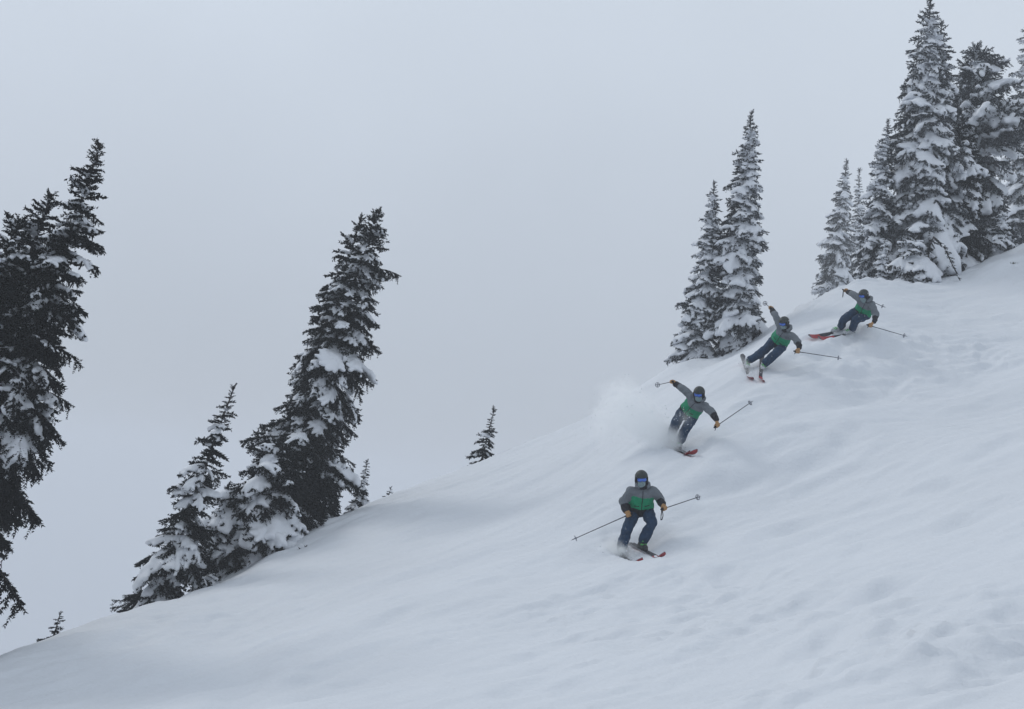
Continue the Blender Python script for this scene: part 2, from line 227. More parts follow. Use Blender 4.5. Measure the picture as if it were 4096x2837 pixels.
M['clump'] = material('branch_snow', (.72, .74, .775), .8, spec=.2, bump=.35, bscale=14.0)
M['bark'] = material('bark', (.045, .038, .036), .9, var=.35, vscale=20, bump=.6)
M['needle'] = frosted('needles', (.0045, .0055, .0055), (.40, .43, .46), .06)
M['needle_frost_haze'] = frosted('frosted_hazed_needles', (.026, .029, .032), (.58, .61, .65), .44)  # hoar frost, raised over a paler base so haze is painted into the colour
M['grey'] = material('grey_jacket', (.135, .152, .17), .85, var=.10, vscale=30, bump=.25, bscale=60)
M['green'] = material('green_jacket', (.004, .225, .105), .8, var=.10, vscale=30, bump=.25, bscale=60)
M['black'] = material('black_cloth', (.012, .012, .017), .85, var=.2, vscale=25, bump=.25, bscale=60)
M['navy'] = material('navy_trousers', (.010, .034, .076), .85, var=.25, vscale=14, bump=.3, bscale=50)
speckle(M['navy'], (.55, .58, .62), 9.0, .62); speckle(M['black'], (.5, .53, .56), 11.0, .66)
M['skin'] = material('skin', (.45, .28, .2), .6)
M['helmet'] = material('helmet_shell', (.028, .034, .032), .55, spec=.35, var=.1)
M['lens'] = material('mirrored_lens', (.08, .17, .55), .22, metal=.75)
M['frame'] = material('goggle_frame', (.012, .012, .02), .5)
M['strap'] = material('goggle_strap', (.02, .02, .025), .8)
M['logo'] = material('pale_mark', (.45, .48, .5), .7)
M['mask'] = material('face_mask', (.20, .27, .28), .9, var=.3, vscale=40)
M['tan'] = material('tan_leather', (.36, .20, .085), .75, var=.15, vscale=30, bump=.3)
M['boot'] = material('boot_shell', (.03, .034, .036), .5, var=.5, vscale=18)
M['lime'] = material('green_buckle', (.10, .42, .12), .5)
M['snowdust'] = material('snow_dusted_shell', (.40, .42, .44), .8, var=.45, vscale=22)
M['ski_red'] = material('ski_red', (.34, .022, .03), .45, var=.15, vscale=12)
M['ski_dark'] = material('ski_charcoal', (.03, .03, .038), .45, var=.3, vscale=14)
M['ski_edge'] = material('steel_edge', (.35, .36, .38), .4, metal=.6)
M['pole'] = material('pole_shaft', (.02, .022, .03), .45, spec=.4)
M['basket'] = material('pole_basket', (.22, .23, .26), .6)
M['grass'] = material('dry_tuft', (.05, .055, .035), .9, var=.3)

# ------------------------------------------------------------------ ground
CPA = np.array(CP)
def tps_fit(C, lam):
    n = len(C); d = np.linalg.norm(C[:, None, :2] - C[None, :, :2], axis=2)
    K = np.where(d > 0, d * d * np.log(d + 1e-9), 0) + lam * np.eye(n)
    P = np.c_[np.ones(n), C[:, :2]]
    s = np.linalg.solve(np.block([[K, P], [P.T, np.zeros((3, 3))]]), np.r_[C[:, 2], 0, 0, 0])
    return s[:n], s[n:]
WT, AT = tps_fit(CPA, .6)
def base_height(X, Y):
    z = AT[0] + AT[1] * X + AT[2] * Y
    for i in range(len(CPA)):
        r2 = (X - CPA[i, 0]) ** 2 + (Y - CPA[i, 1]) ** 2 + 1e-18
        z += (.5 * WT[i]) * r2 * np.log(r2)
    r = np.hypot(X - 4, Y - 34)
    t = np.clip((r - 65) / 420, 0, 1); u = np.clip((r - 65) / 120, 0, 1); u = u * u * (3 - 2 * u)
    z = np.clip(z, -400, 400) * (1 - u) + u * (-40)
    return z + (-360 * t * t * (3 - 2 * t))
def gz(x, y): return float(base_height(np.array([float(x)]), np.array([float(y)]))[0])
def hash2(i, j, seed):
    h = (i.astype(np.int64) * 374761393 + j.astype(np.int64) * 668265263 + seed * 974634777) & 0xffffffff
    h = ((h ^ (h >> 13)) * 1274126177) & 0xffffffff
    return ((h ^ (h >> 16)) & 0xffff) / 65535.0
def vnoise(x, y, seed):
    i, j = np.floor(x), np.floor(y); fx, fy = x - i, y - j
    fx = fx * fx * fx * (fx * (fx * 6 - 15) + 10); fy = fy * fy * fy * (fy * (fy * 6 - 15) + 10)
    a = hash2(i, j, seed); b = hash2(i + 1, j, seed); c = hash2(i, j + 1, seed); d = hash2(i + 1, j + 1, seed)
    return (a + (b - a) * fx + (c - a) * fy + (a - b - c + d) * fx * fy) * 2 - 1
sx, sy = STREAK[1][0] - STREAK[0][0], STREAK[1][1] - STREAK[0][1]
sl = math.hypot(sx, sy); sx, sy = sx / sl, sy / sl
def seg_dist(X, Y, a, b):
    dx, dy = b[0] - a[0], b[1] - a[1]; L2 = dx * dx + dy * dy
    t = np.clip(((X - a[0]) * dx + (Y - a[1]) * dy) / L2, 0, 1)
    return np.hypot(X - a[0] - t * dx, Y - a[1] - t * dy)
def detail(X, Y):
    A = X * sx + Y * sy; B = -X * sy + Y * sx
    wx = vnoise(A / 2.2, B / 2.2, 91) * .35; A2, B2 = A + wx, B + vnoise(A / 1.7, B / 1.7, 92) * .3
    patch = np.clip(vnoise(A / 6.0, B / 4.0, 3) * 1.3 + vnoise(A / 2.5, B / 1.6, 4) * .6 + .10, 0, 1)
    right = np.clip((X + 3.0) / 8.0, 0.45, 1.0)
    z = .14 * vnoise(A / 6.5, B / 3.2, 1) * right + .075 * vnoise(A2 / 2.6, B2 / 1.0, 2)
    z += right * patch * (.075 * vnoise(A2 / 1.1, B2 / .5, 5) + 0.06 * np.abs(vnoise(A2 / .55, B2 / .3, 6)) + .045 * vnoise(A2 / .28, B2 / .17, 7))
    z += .022 * vnoise(A2 / .8, B2 / .22, 8) + .011 * vnoise(A2 / .34, B2 / .15, 9)
    # thin wind-cut streaks
    for sc, se, am in ((1.9, 51, .040), (1.0, 52, .026), (.6, 53, .016)):
        s_ = 1 - np.abs(vnoise(A2 / sc, B2 / (sc * .17), se)) - .78
        z += am * np.clip(s_, 0, .22) / .22 * np.clip(vnoise(A / (3.2 * sc), B / (1.6 * sc), se + 9) * 1.6 + .15, 0, 1) * (.45 + .55 * right)
    # wind lips: short steps that run with the streaks
    lip = vnoise(A2 / 3.4, B2 / .9, 12)
    z += .10 * right * np.clip(lip - .30, 0, .18) / .18 * np.clip(vnoise(A / 5, B / 5, 13) + .2, 0, 1)
    # crumbly debris
    ch = np.clip(vnoise(A2 / .42, B2 / .26, 31), 0, 1) ** 1.5 + .6 * np.clip(vnoise(A2 / .2, B2 / .15, 32), 0, 1) ** 1.5
    z += .095 * right * np.clip(patch * 1.2 - .15 + .35 * vnoise(A / 3.0, B / 1.2, 33), 0, 1) * ch
    for b_, a_ in TREES.values():       # drifts round the feet of the trees
        if a_[2] - b_[2] > 1.9:
            z += .07 * np.exp(-((X - b_[0]) ** 2 + (Y - b_[1] + .8) ** 2) / 2.2) * (vnoise(X / .7, Y / .7, 55) + .35)
    for pts, w_, d_ in GROOVES:
        D = np.full(X.shape, 1e9)
        for a, b in zip(pts[:-1], pts[1:]): D = np.minimum(D, seg_dist(X, Y, a, b))
        k = np.exp(-(D / w_) ** 2); k2 = np.exp(-((D - 1.9 * w_) / (.8 * w_)) ** 2)
        ir = .6 + .5 * vnoise(X / .7, Y / .7, 21)
        z += d_ * (-2.0 * k * ir + .8 * k2 * ir)
    return z
def axis(lo, hi, step, far):
    c = list(np.arange(lo, hi + 1e-6, step)); s, q = step, hi
    up = []
    while q < far: s *= 1.22; q += s; up.append(q)
    s, q = step, lo; dn = []
    while q > -far: s *= 1.22; q -= s; dn.append(q)
    return np.array(dn[::-1] + c + up)
gx = axis(-14.0, 21.0, .065, 3100.0); gy = axis(10.0, 52.0, .075, 3100.0)
GX, GY = np.meshgrid(gx, gy)
GZ = base_height(GX.copy(), GY.copy())
near = np.clip(1 - (np.hypot(GX - 3, GY - 30) - 35) / 25, 0, 1)
GZ += detail(GX, GY) * near
for one in PEOPLE.values():        # the skis press a shallow trench
    for side in 'LR':
        a, b = np.array(one['sole' + side]), np.array(one['tip' + side]); d = b - a
        L2 = d[0] ** 2 + d[1] ** 2
        tt = np.clip(((GX - a[0]) * d[0] + (GY - a[1]) * d[1]) / L2, -.75 if one['pelvis'][0] < 8 else -.22, 1.05)
        dist = np.hypot(GX - a[0] - tt * d[0], GY - a[1] - tt * d[1])
        lim = a[2] + tt * d[2] - .03 + np.maximum(0, dist - .10) * .75 + np.maximum(0, -tt - .15) * .45
        GZ = np.where(dist < 1.0, np.minimum(GZ, lim), GZ)
one = PEOPLE['D']                     # snow pushed up over the tails of the topmost skier's skis
for side in 'LR':
    a, b = np.array(one['sole' + side]), np.array(one['tip' + side]); q = a - (b - a) * .62
    GZ += .24 * np.exp(-((GX - q[0]) ** 2 + (GY - q[1]) ** 2) / .16)
ny, nx = GX.shape
gm = bpy.data.meshes.new('ground')
gm.vertices.add(nx * ny); gm.vertices.foreach_set('co', np.stack([GX, GY, GZ], -1).astype(np.float32).ravel())
ii = np.arange((nx - 1) * (ny - 1)); r_, c_ = ii // (nx - 1), ii % (nx - 1)
q0 = r_ * nx + c_
quads = np.stack([q0, q0 + 1, q0 + nx + 1, q0 + nx], -1).astype(np.int32)
gm.loops.add(quads.size); gm.loops.foreach_set('vertex_index', quads.ravel())
gm.polygons.add(len(quads)); gm.polygons.foreach_set('loop_start', (np.arange(len(quads)) * 4).astype(np.int32))
gm.polygons.foreach_set('use_smooth', np.ones(len(quads), bool))
gm.materials.append(M['snow']); gm.update(calc_edges=True)
tag(obj('ground', gm), kind='structure')

# ------------------------------------------------------------------ haze
def volume_mat(name, col, dens, aniso=0.0):
    m = bpy.data.materials.new(name); m.use_nodes = True; t = m.node_tree; t.nodes.clear()
    o = N(t, 'ShaderNodeOutputMaterial'); v = N(t, 'ShaderNodeVolumePrincipled')
    v.inputs['Color'].default_value = (*col, 1); v.inputs['Density'].default_value = dens; v.inputs['Anisotropy'].default_value = aniso
    t.links.new(v.outputs[0], o.inputs['Volume']); return m, t, v
hm, _, _ = volume_mat('haze_air', (.85, .865, .89), .0016, .2)
hb = Shape().box((0, 0, (-402 + 30) / 2), (V((3200, 0, 0)), V((0, 3200, 0)), V((0, 0, 216))))
tag(obj('haze', hb.raw('haze', [hm], False)), kind='stuff')

LEFT, TOCAM = math.pi, -math.pi / 2
# ------------------------------------------------------------------ boughs and snow loads, a few of each size, shared by all the trees
def brush(v, f, p0, p1, step, nl, nw, r):
    d = p1 - p0; L = d.length
    if L < 1e-4: return
    d, u, w = frame(d); n = max(1, int(L / step))
    for i in range(n + 1):
        p = p0 + d * (L * i / n)
        for k in range(3):
            a = r.uniform(0, 6.283)
            rad = u * math.cos(a) + w * math.sin(a)
            nd = (d * r.uniform(.5, 1.0) + rad * r.uniform(.6, 1.0)).normalized()
            sd_ = nd.cross(d).normalized() * (nw * .5)
            q = p + nd * (nl * r.uniform(.7, 1.25)); b = len(v)
            v += [p - sd_, p + sd_, q]; f.append((b, b + 1, b + 2))
def prism(v, f, p0, p1, r0, r1):
    d, u, w = frame(p1 - p0); b = len(v)
    for p, r in ((p0, r0), (p1, r1)):
        for k in range(3): v.append(p + (u * math.cos(k * 2.094) + w * math.sin(k * 2.094)) * r)
    for k in range(3): f.append((b + k, b + (k + 1) % 3, b + 3 + (k + 1) % 3, b + 3 + k))
def bough_geo(L, seed, droop, hang):
    r = random.Random(seed); v, f, wood = [], [], 0
    def stem(t): return V((L * t, L * .05 * math.sin(t * 5 + seed), L * (.10 * t - droop * t * t)))
    tw = []
    K = 6; wv, wf = [], []
    for i in range(K): prism(wv, wf, stem(i / K), stem((i + 1) / K), .020 * L * (1 - i / K) + .004, .020 * L * (1 - (i + 1) / K) + .004)
    for i in range(K): brush(v, f, stem(i / K), stem((i + 1) / K), .03, .062, .040, r)
    n = max(5, int(L / .075)); side = 1
    for i in range(n):
        t = .12 + .86 * i / n; side = -side
        p = stem(t); dirv = (stem(min(1, t + .05)) - p).normalized()
        ln = L * (.40 * math.sin(math.pi * min(1, t * .9 + .12)) + .06) * r.uniform(.6, 1.2)
        ang = math.radians(r.uniform(38, 68)) * side
        d = Matrix.Rotation(ang, 3, 'Z') @ dirv; d.z += r.uniform(-.30, .08) - hang * r.uniform(0, .5)
        d.normalize(); q = p + d * ln; tw.append((p, q)); brush(v, f, p, q, .031, .058, .040, r)
        m = int(ln / .11)
        for j in range(m):
            s = (j + .6) / (m + .3); a = p + (q - p) * s; l2 = ln * .45 * (1 - s * .6) * r.uniform(.6, 1.2)
            d2 = Matrix.Rotation(math.radians(r.uniform(35, 60)) * (1 if j % 2 else -1), 3, 'Z') @ d
            d2.z += r.uniform(-.5, .05) - hang * r.uniform(0, 1.0); d2.normalize()
            brush(v, f, a, a + d2 * l2, .034, .055, .040, r)
        if hang and r.random() < .6:
            a = p + (q - p) * r.uniform(.2, .8); brush(v, f, a, a + V((r.uniform(-.1, .1), r.uniform(-.1, .1), -1)) * (L * r.uniform(.08, .22)), .04, .055, .034, r)
    return v, f, wv, wf, stem, tw
def bough_mesh(g, mat):
    v, f, wv, wf = g[:4]; b = len(v)
    return mesh('bough', v + wv, f + [tuple(b + i for i in q) for q in wf], [mat, M['bark']], [0] * len(f) + [1] * len(wf), smooth=False)
def snow_mesh(g, L, seed, heavy):
    r = random.Random(seed + 500); stem, tw = g[4], g[5]; s = Shape()
    def blob(p, rad, sq):
        s.ell(p + V((0, 0, rad * sq * .45)), (V((rad, 0, 0)), V((0, rad * r.uniform(.85, 1.15), 0)), V((0, 0, rad * sq))), 10, 6)
    R0 = {0: .032, 1: .054, 2: .094}[heavy] * (L ** .75) * 1.35 + .012
    t0, t1 = (.05, .93) if heavy == 2 else ((.1, .85) if heavy == 1 else (r.uniform(.2, .4), r.uniform(.6, .8)))
    k = max(4, int(L * (t1 - t0) / (R0 * .7)))
    for i in range(k + 1):
        t = t0 + (t1 - t0) * i / k
        blob(stem(t), R0 * r.uniform(.85, 1.25) * (1.15 - .45 * t), .75)
    for p, q in tw:
        if heavy == 0 and r.random() < .6: continue
        if heavy == 1 and r.random() < .2: continue
        ln = (q - p).length; e = {0: .4, 1: .68, 2: .86}[heavy] * r.uniform(.8, 1.1)
        m = max(1, int(ln * e / (R0 * .6)))
        for i in range(1, m + 1):
            u = e * i / m
            blob(p + (q - p) * u, R0 * (1.0 - .5 * u) * r.uniform(.8, 1.15), .72)
    return s.grow('snow_clump', max(.014, R0 * .30), 3, [M['clump']])
SIZES = (.35, .7, 1.2)
LIB = {}
for ci, L in enumerate(SIZES):
    for k in range(4):
        droop = (.10, .22, .32)[ci] + .06 * (k % 2); hang = (0, .25, .5)[ci] * (k % 2 + .4)
        g = bough_geo(L, 100 * ci + k, droop, hang)
        LIB[ci, k] = {'n': bough_mesh(g, M['needle']), 'f': bough_mesh(g, M['needle_frost_haze']),
                      's': [snow_mesh(g, L, 10 * ci + k, h) for h in (0, 1, 2)]}

def trunk_mesh(pts, r0, r1, n=8):
    v, f = [], []
    for i, p in enumerate(pts):
        t = i / (len(pts) - 1); d = (pts[min(i + 1, len(pts) - 1)] - pts[max(i - 1, 0)])
        d, u, w = frame(d); r = r0 + (r1 - r0) * t
        for j in range(n):
            a = 2 * math.pi * j / n
            v.append(p + (u * math.cos(a) + w * math.sin(a)) * r * (1 + .1 * math.sin(3 * a + i)))
    for i in range(len(pts) - 1):
        for j in range(n): f.append((i * n + j, i * n + (j + 1) % n, (i + 1) * n + (j + 1) % n, (i + 1) * n + j))
    return mesh('trunk', v, f, [M['bark']])

def put_bough(root, p, phi, pitch, length, frost, heavy, r, roll=0.0):
    ci = 0 if length < .5 else (1 if length < .95 else 2)
    k = r.randrange(4); s = length / SIZES[ci]
    m = Matrix.Translation(p) @ Matrix.Rotation(phi, 4, 'Z') @ Matrix.Rotation(pitch, 4, 'Y') @ Matrix.Rotation(roll, 4, 'X') @ Matrix.Diagonal((s, s * r.uniform(.85, 1.15) * r.choice((1, 1)), s, 1))
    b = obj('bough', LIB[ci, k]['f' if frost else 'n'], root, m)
    if heavy is not None: obj('snow_clump', LIB[ci, k]['s'][heavy], b, Matrix.Translation((r.uniform(-.04, .06) * SIZES[ci], 0, 0)) @ Matrix.Rotation(r.uniform(-.12, .12), 4, 'Z') @ Matrix.Diagonal((r.uniform(.72, 1.06), r.uniform(.7, 1.3), r.uniform(.75, 1.45), 1)))
    return b
def fir(key, label, wide, n, snow=.8, heavy=.5, frost=False, windaz=None, expo=.85, top=.25, sparse=0.0, seed=1, t0=0.0, group=None, name='fir_tree', tiprad=.16, droopk=1.0, bend=.05, spiky=0.0, skirt=0, wind=.3, cap=2):
    """wide: radius of the lowest boughs (m); n: number of boughs; windaz: world direction whose side carries most snow."""
    base, apex = V(TREES[key][0]), V(TREES[key][1]); r = random.Random(seed)
    root = empty(name, base); tag(root, label, 'tree', group)
    ax = apex - base; H = ax.length
    s1, s2 = r.uniform(0, 6), r.uniform(0, 6)
    def spine(t):
        k = math.sin(math.pi * t) * bend * H * .3
        return ax * t + V((math.sin(s1 + 4 * t), math.sin(s2 + 5 * t), 0)) * k * .4
    obj('trunk', trunk_mesh([spine(i / 10) for i in range(11)], .012 * H + .02, .006 + .001 * H), root)
    gold = 2.39996
    for i in range(n):
        q = (i + .5) / n
        # even spacing along the trunk, a little denser to the top
        t = t0 + (1 - t0) * (q ** .9) * .985
        R = (wide * (1 - t) ** expo + tiprad * (1 - t) ** .2) * (1 + .20 * math.sin(t * 23 + s1) * (1 - t)) * r.uniform(.62, 1.15)
        if r.random() < sparse * (t > .3): R *= r.uniform(.4, .7)
        phi = i * gold + r.uniform(-.35, .35)
        low = 1 - t
        pitch = math.radians((-48 if t > .965 else (-18 if t > .9 else 2)) + 22 * low * droopk + r.uniform(-20, 22))
        if spiky and t > .55: pitch = math.radians(-38 + r.uniform(-18, 16)); R *= 1.25 + .3 * math.cos(phi)
        p = spine(t)
        h = None
        if r.random() < snow:
            f = 0.0
            if windaz is not None: f = math.cos(phi - windaz)
            w = heavy + wind * f + r.uniform(-.34, .34)
            h = 2 if w > .60 else (1 if w > .40 else (0 if w > .22 else None))
            if key[:2] == 'le' and t < .46: h = None
            if h is not None: h = min(h, cap)
            if t > .93 and h is not None: h = min(h, 0)
        put_bough(root, p, phi, pitch, max(.10, R), frost, h, r, math.radians(r.uniform(-28, 28)))
    for j in range(skirt):  # low boughs weighed down to the ground by thick snow
        put_bough(root, spine(.03 + .10 * r.random()), TOCAM + (j / max(1, skirt - 1) - .5) * 2.4 + r.uniform(-.15, .15), math.radians(r.uniform(22, 42)), wide * r.uniform(.8, 1.05), frost, 2, r)
    for j in range(3):      # leader: upright shoots that end the spire
        put_bough(root, spine(.985 + .003 * j), r.uniform(0, 6), math.radians(-78 + 8 * j), top * (1 - .25 * j), frost, None, r)
    return root

GL = 'dark leaning firs along the lower ridge'
GR = 'snow laden firs at the top of the slope'
# lower left, nearest: a clump of leaning spires cut by the edge of the picture
fir('le1', 'tall dark fir leaning right with the highest tip at the far left edge', 1.8, 290, 0.6, 0.5, windaz=LEFT + .4, seed=11, group=GL, sparse=.25, tiprad=0.14, expo=0.7, t0=.29, wind=.16, cap=1)
fir('le2', 'dark leaning fir whose tip stands just left of the highest tip at the left edge', 1.8, 240, 0.6, 0.5, windaz=LEFT + .6, seed=12, group=GL, tiprad=0.2, expo=0.6, t0=.29, wind=.16, cap=1)
fir('le3', 'dark leaning fir mostly cut off by the left edge of the picture', 1.8, 200, 0.6, 0.5, windaz=LEFT + .6, seed=14, group=GL, tiprad=0.25, expo=0.5, t0=.29, wind=.16, cap=1)
fir('l2', 'short dark fir with wide gaps between its boughs, left of the tall leaning fir', 1.05, 170, 0.38, 0.78, windaz=LEFT + .5, seed=21, group=GL, expo=0.85, sparse=0.35, tiprad=0.13, top=.22, skirt=2, wind=.14)
tall = fir('l3', 'tallest leaning fir with a ragged forked tip, in the group on the ridge', 1.4, 300, 0.8, 0.5, windaz=LEFT + .3, seed=31, group=GL, expo=0.6, tiprad=0.34, top=.3, bend=.08, wind=.14, cap=1)
ta = V(TREES['l3'][1]) - V(TREES['l3'][0]); tb = random.Random(8)     # the long boughs that stick out to the right near its top
for at, ang, ln, pit, h_ in ((.845, .1, 1.0, -.22, 0), (.83, -.2, .8, -.1, 1), (.745, .0, .95, .30, 1), (.60, .15, 1.0, .25, None), (.52, -.3, 1.1, .35, 1), (.90, .2, .55, -.3, None)):
    put_bough(tall, ta * at, ang, pit, ln, False, h_, tb)
fir('l3k', 'slim fir close behind the tallest leaning fir, forming the left prong of its tip', 1.0, 150, 0.8, 0.5, windaz=LEFT + .3, seed=32, group=GL, expo=0.55, tiprad=0.24, top=.28, wind=.14, cap=1)
fir('l3b', 'low broad fir under thick snow in front of the tallest leaning fir', 1.45, 150, 0.6, 0.6, windaz=LEFT + .7, seed=33, group=GL, expo=0.6, tiprad=0.45, top=0.1, skirt=3)
fir('l3c', 'low black fir without much snow at the foot of the tallest leaning fir', 0.95, 150, 0.2, 0.1, windaz=LEFT, seed=34, group=GL, expo=0.5, tiprad=0.4)
fir('l3d', 'small fir half hidden between the short gappy fir and the broad snowy one', .8, 60, .9, .6, windaz=TOCAM, seed=35, group=GL, expo=.7, tiprad=.12)
fir('l4', 'small upright fir on the ridge right of the tallest leaning fir', 0.42, 60, .7, .5, windaz=TOCAM, seed=41, group=GL, top=.12, tiprad=0.06, expo=1.0)
fir('l4b', 'bushy little fir between the tallest leaning fir and the small upright one', 0.5, 60, .7, .42, windaz=TOCAM, seed=42, group=GL, top=.12, tiprad=0.1, expo=0.9)
fir('k3', 'snow capped fir tip poking out of the ridge below the small upright fir', .40, 22, 1, .8, windaz=TOCAM, seed=43, group=GL, top=.08, tiprad=.1, name='fir_sapling')
fir('k4', 'buried fir tip with a snow cap at the foot of the short gappy fir', .42, 20, 1, .9, windaz=TOCAM, seed=44, group=GL, top=.06, tiprad=.15, name='fir_sapling')
fir('k5', 'buried fir tip with a snow cap at the foot of the broad snowy fir', .45, 20, 1, .8, windaz=TOCAM, seed=45, group=GL, top=.06, tiprad=.15, name='fir_sapling')
fir('tip', 'tiny dark fir tip standing alone on the ridge right of the leaning group', .13, 12, .5, .3, windaz=TOCAM, seed=46, top=.10, tiprad=.06, name='fir_sapling')
fir('s1', 'lone little fir on the bare ridge in the middle of the slope', .42, 54, .35, .3, windaz=TOCAM, seed=51, top=.22, tiprad=.13, expo=1.0, name='fir_sapling', sparse=.3)
fir('s2', 'spindly bare sapling poking through the snow at the lower left', .30, 20, .12, .2, windaz=TOCAM, seed=52, top=.10, tiprad=.08, name='fir_sapling', spiky=0)
# upper right
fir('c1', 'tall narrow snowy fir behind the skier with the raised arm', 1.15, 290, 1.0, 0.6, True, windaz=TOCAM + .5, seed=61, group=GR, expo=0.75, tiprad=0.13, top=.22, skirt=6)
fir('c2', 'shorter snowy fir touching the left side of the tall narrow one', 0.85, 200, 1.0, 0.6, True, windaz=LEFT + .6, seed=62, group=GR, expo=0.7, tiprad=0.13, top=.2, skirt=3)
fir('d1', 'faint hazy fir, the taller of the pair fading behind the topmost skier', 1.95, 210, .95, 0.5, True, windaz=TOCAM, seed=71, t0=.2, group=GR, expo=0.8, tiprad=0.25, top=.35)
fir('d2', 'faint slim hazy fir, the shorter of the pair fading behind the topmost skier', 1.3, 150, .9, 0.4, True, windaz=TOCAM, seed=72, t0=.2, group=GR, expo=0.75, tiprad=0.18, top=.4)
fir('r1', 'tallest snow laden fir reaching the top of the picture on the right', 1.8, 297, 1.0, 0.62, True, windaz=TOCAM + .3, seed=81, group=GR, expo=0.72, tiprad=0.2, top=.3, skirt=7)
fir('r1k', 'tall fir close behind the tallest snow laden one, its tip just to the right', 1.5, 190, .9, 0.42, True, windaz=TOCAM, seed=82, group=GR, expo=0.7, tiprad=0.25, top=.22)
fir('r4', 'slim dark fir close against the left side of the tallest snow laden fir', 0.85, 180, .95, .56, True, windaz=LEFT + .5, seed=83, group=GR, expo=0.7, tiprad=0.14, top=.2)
fir('r5', 'short dark fir filling the gap right of the tallest snow laden fir', 1.5, 190, .75, 0.38, windaz=TOCAM, seed=84, group=GR, expo=.6, tiprad=.3, top=.3, skirt=3)
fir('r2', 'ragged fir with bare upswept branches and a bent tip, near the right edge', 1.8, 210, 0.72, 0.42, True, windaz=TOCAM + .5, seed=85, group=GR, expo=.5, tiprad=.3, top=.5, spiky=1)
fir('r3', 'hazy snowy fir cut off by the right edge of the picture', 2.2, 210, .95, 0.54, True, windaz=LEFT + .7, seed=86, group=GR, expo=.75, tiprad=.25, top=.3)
fir('m1', 'low fir buried in a mound of snow at the foot of the tallest fir', 1.05, 70, 1.0, 1.0, windaz=TOCAM, seed=91, group=GR, expo=.6, tiprad=.4, top=.1, droopk=1.8)
fir('m2', 'small cone of snow over a buried fir at the foot of the slim dark fir', .55, 44, 1.0, .9, windaz=TOCAM, seed=92, group=GR, expo=.9, tiprad=.1, top=.1, droopk=1.6)
fir('m3', 'low snow draped fir beside the dark gap near the right edge', .75, 50, 1.0, .85, windaz=TOCAM, seed=93, group=GR, expo=.8, tiprad=.15, top=.1, droopk=1.6)
fir('k1', 'snow covered twig tips on the ridge just left of the topmost skier', .28, 14, 1, .7, windaz=TOCAM, seed=94, top=.05, tiprad=.1, name='fir_sapling')
fir('k2', 'smallest snow covered tip on the ridge, lowest left of the topmost skier', .20, 10, 1, .7, windaz=TOCAM, seed=95, top=.05, tiprad=.1, name='fir_sapling')

# sapling bent over by the snow until its tip touches the slope
root = tag(empty('bent_sapling', V(BENT[0])), 'thin sapling bent over in an arch with its tip touching the snow', 'tree')
bp = [V(p) - V(BENT[0]) for p in BENT]
obj('trunk', trunk_mesh(bp, .035, .012), root)
rb_ = random.Random(5)
for i in range(34):
    u = .12 + .88 * i / 33; a = u * (len(bp) - 1); k = min(int(a), len(bp) - 2)
    p = bp[k] + (bp[k + 1] - bp[k]) * (a - k); d = (bp[k + 1] - bp[k])
    put_bough(root, p, math.atan2(d.y, d.x) + rb_.choice((-1, 1)) * rb_.uniform(.4, 1.3), rb_.uniform(.2, 1.0), rb_.uniform(.16, .30) * (1.1 - .4 * u), False, 1 if rb_.random() < .3 else None, rb_)
# tuft showing through the snow
v, f = [], []; rt = random.Random(3)
for i in range(160):
    a, q = rt.uniform(0, 6.28), rt.uniform(0, 1) ** .5
    p = V((.26 * q * math.cos(a), .13 * q * math.sin(a), -.02)); d = V((rt.uniform(-.6, .6), rt.uniform(-.6, .6), 1)).normalized() * rt.uniform(.05, .12)
    b = len(v); v += [p + V((-.012, 0, 0)), p + V((.012, 0, 0)), p + d]; f.append((b, b + 1, b + 2))
o = obj('grass_tuft', mesh('grass_tuft', v, f, [M['grass']], smooth=False)); o.location = V(TUFT)
tag(o, 'small dark tuft of plants showing through the snow near the right edge', 'plant')

# ------------------------------------------------------------------ skiers
def zone(me, fn, nm):
    idx = [min(nm - 1, fn(p.center)) for p in me.polygons]
    me.polygons.foreach_set('material_index', idx); me.update()
def crease(me, amp, sc, seed):
    me.update(); n = [v.normal.copy() for v in me.vertices]
    for v, q in zip(me.vertices, n):
        p = v.co * sc + V((seed, seed * 2, 0))
        v.co += q * (amp * (noise.noise(p) + .5 * abs(noise.noise(p * 2.1))))
    me.update()
def seg_t(p, a, b):
    d = b - a; t = max(0, min(1, (p - a).dot(d) / d.length_squared)); return t, (p - (a + d * t))

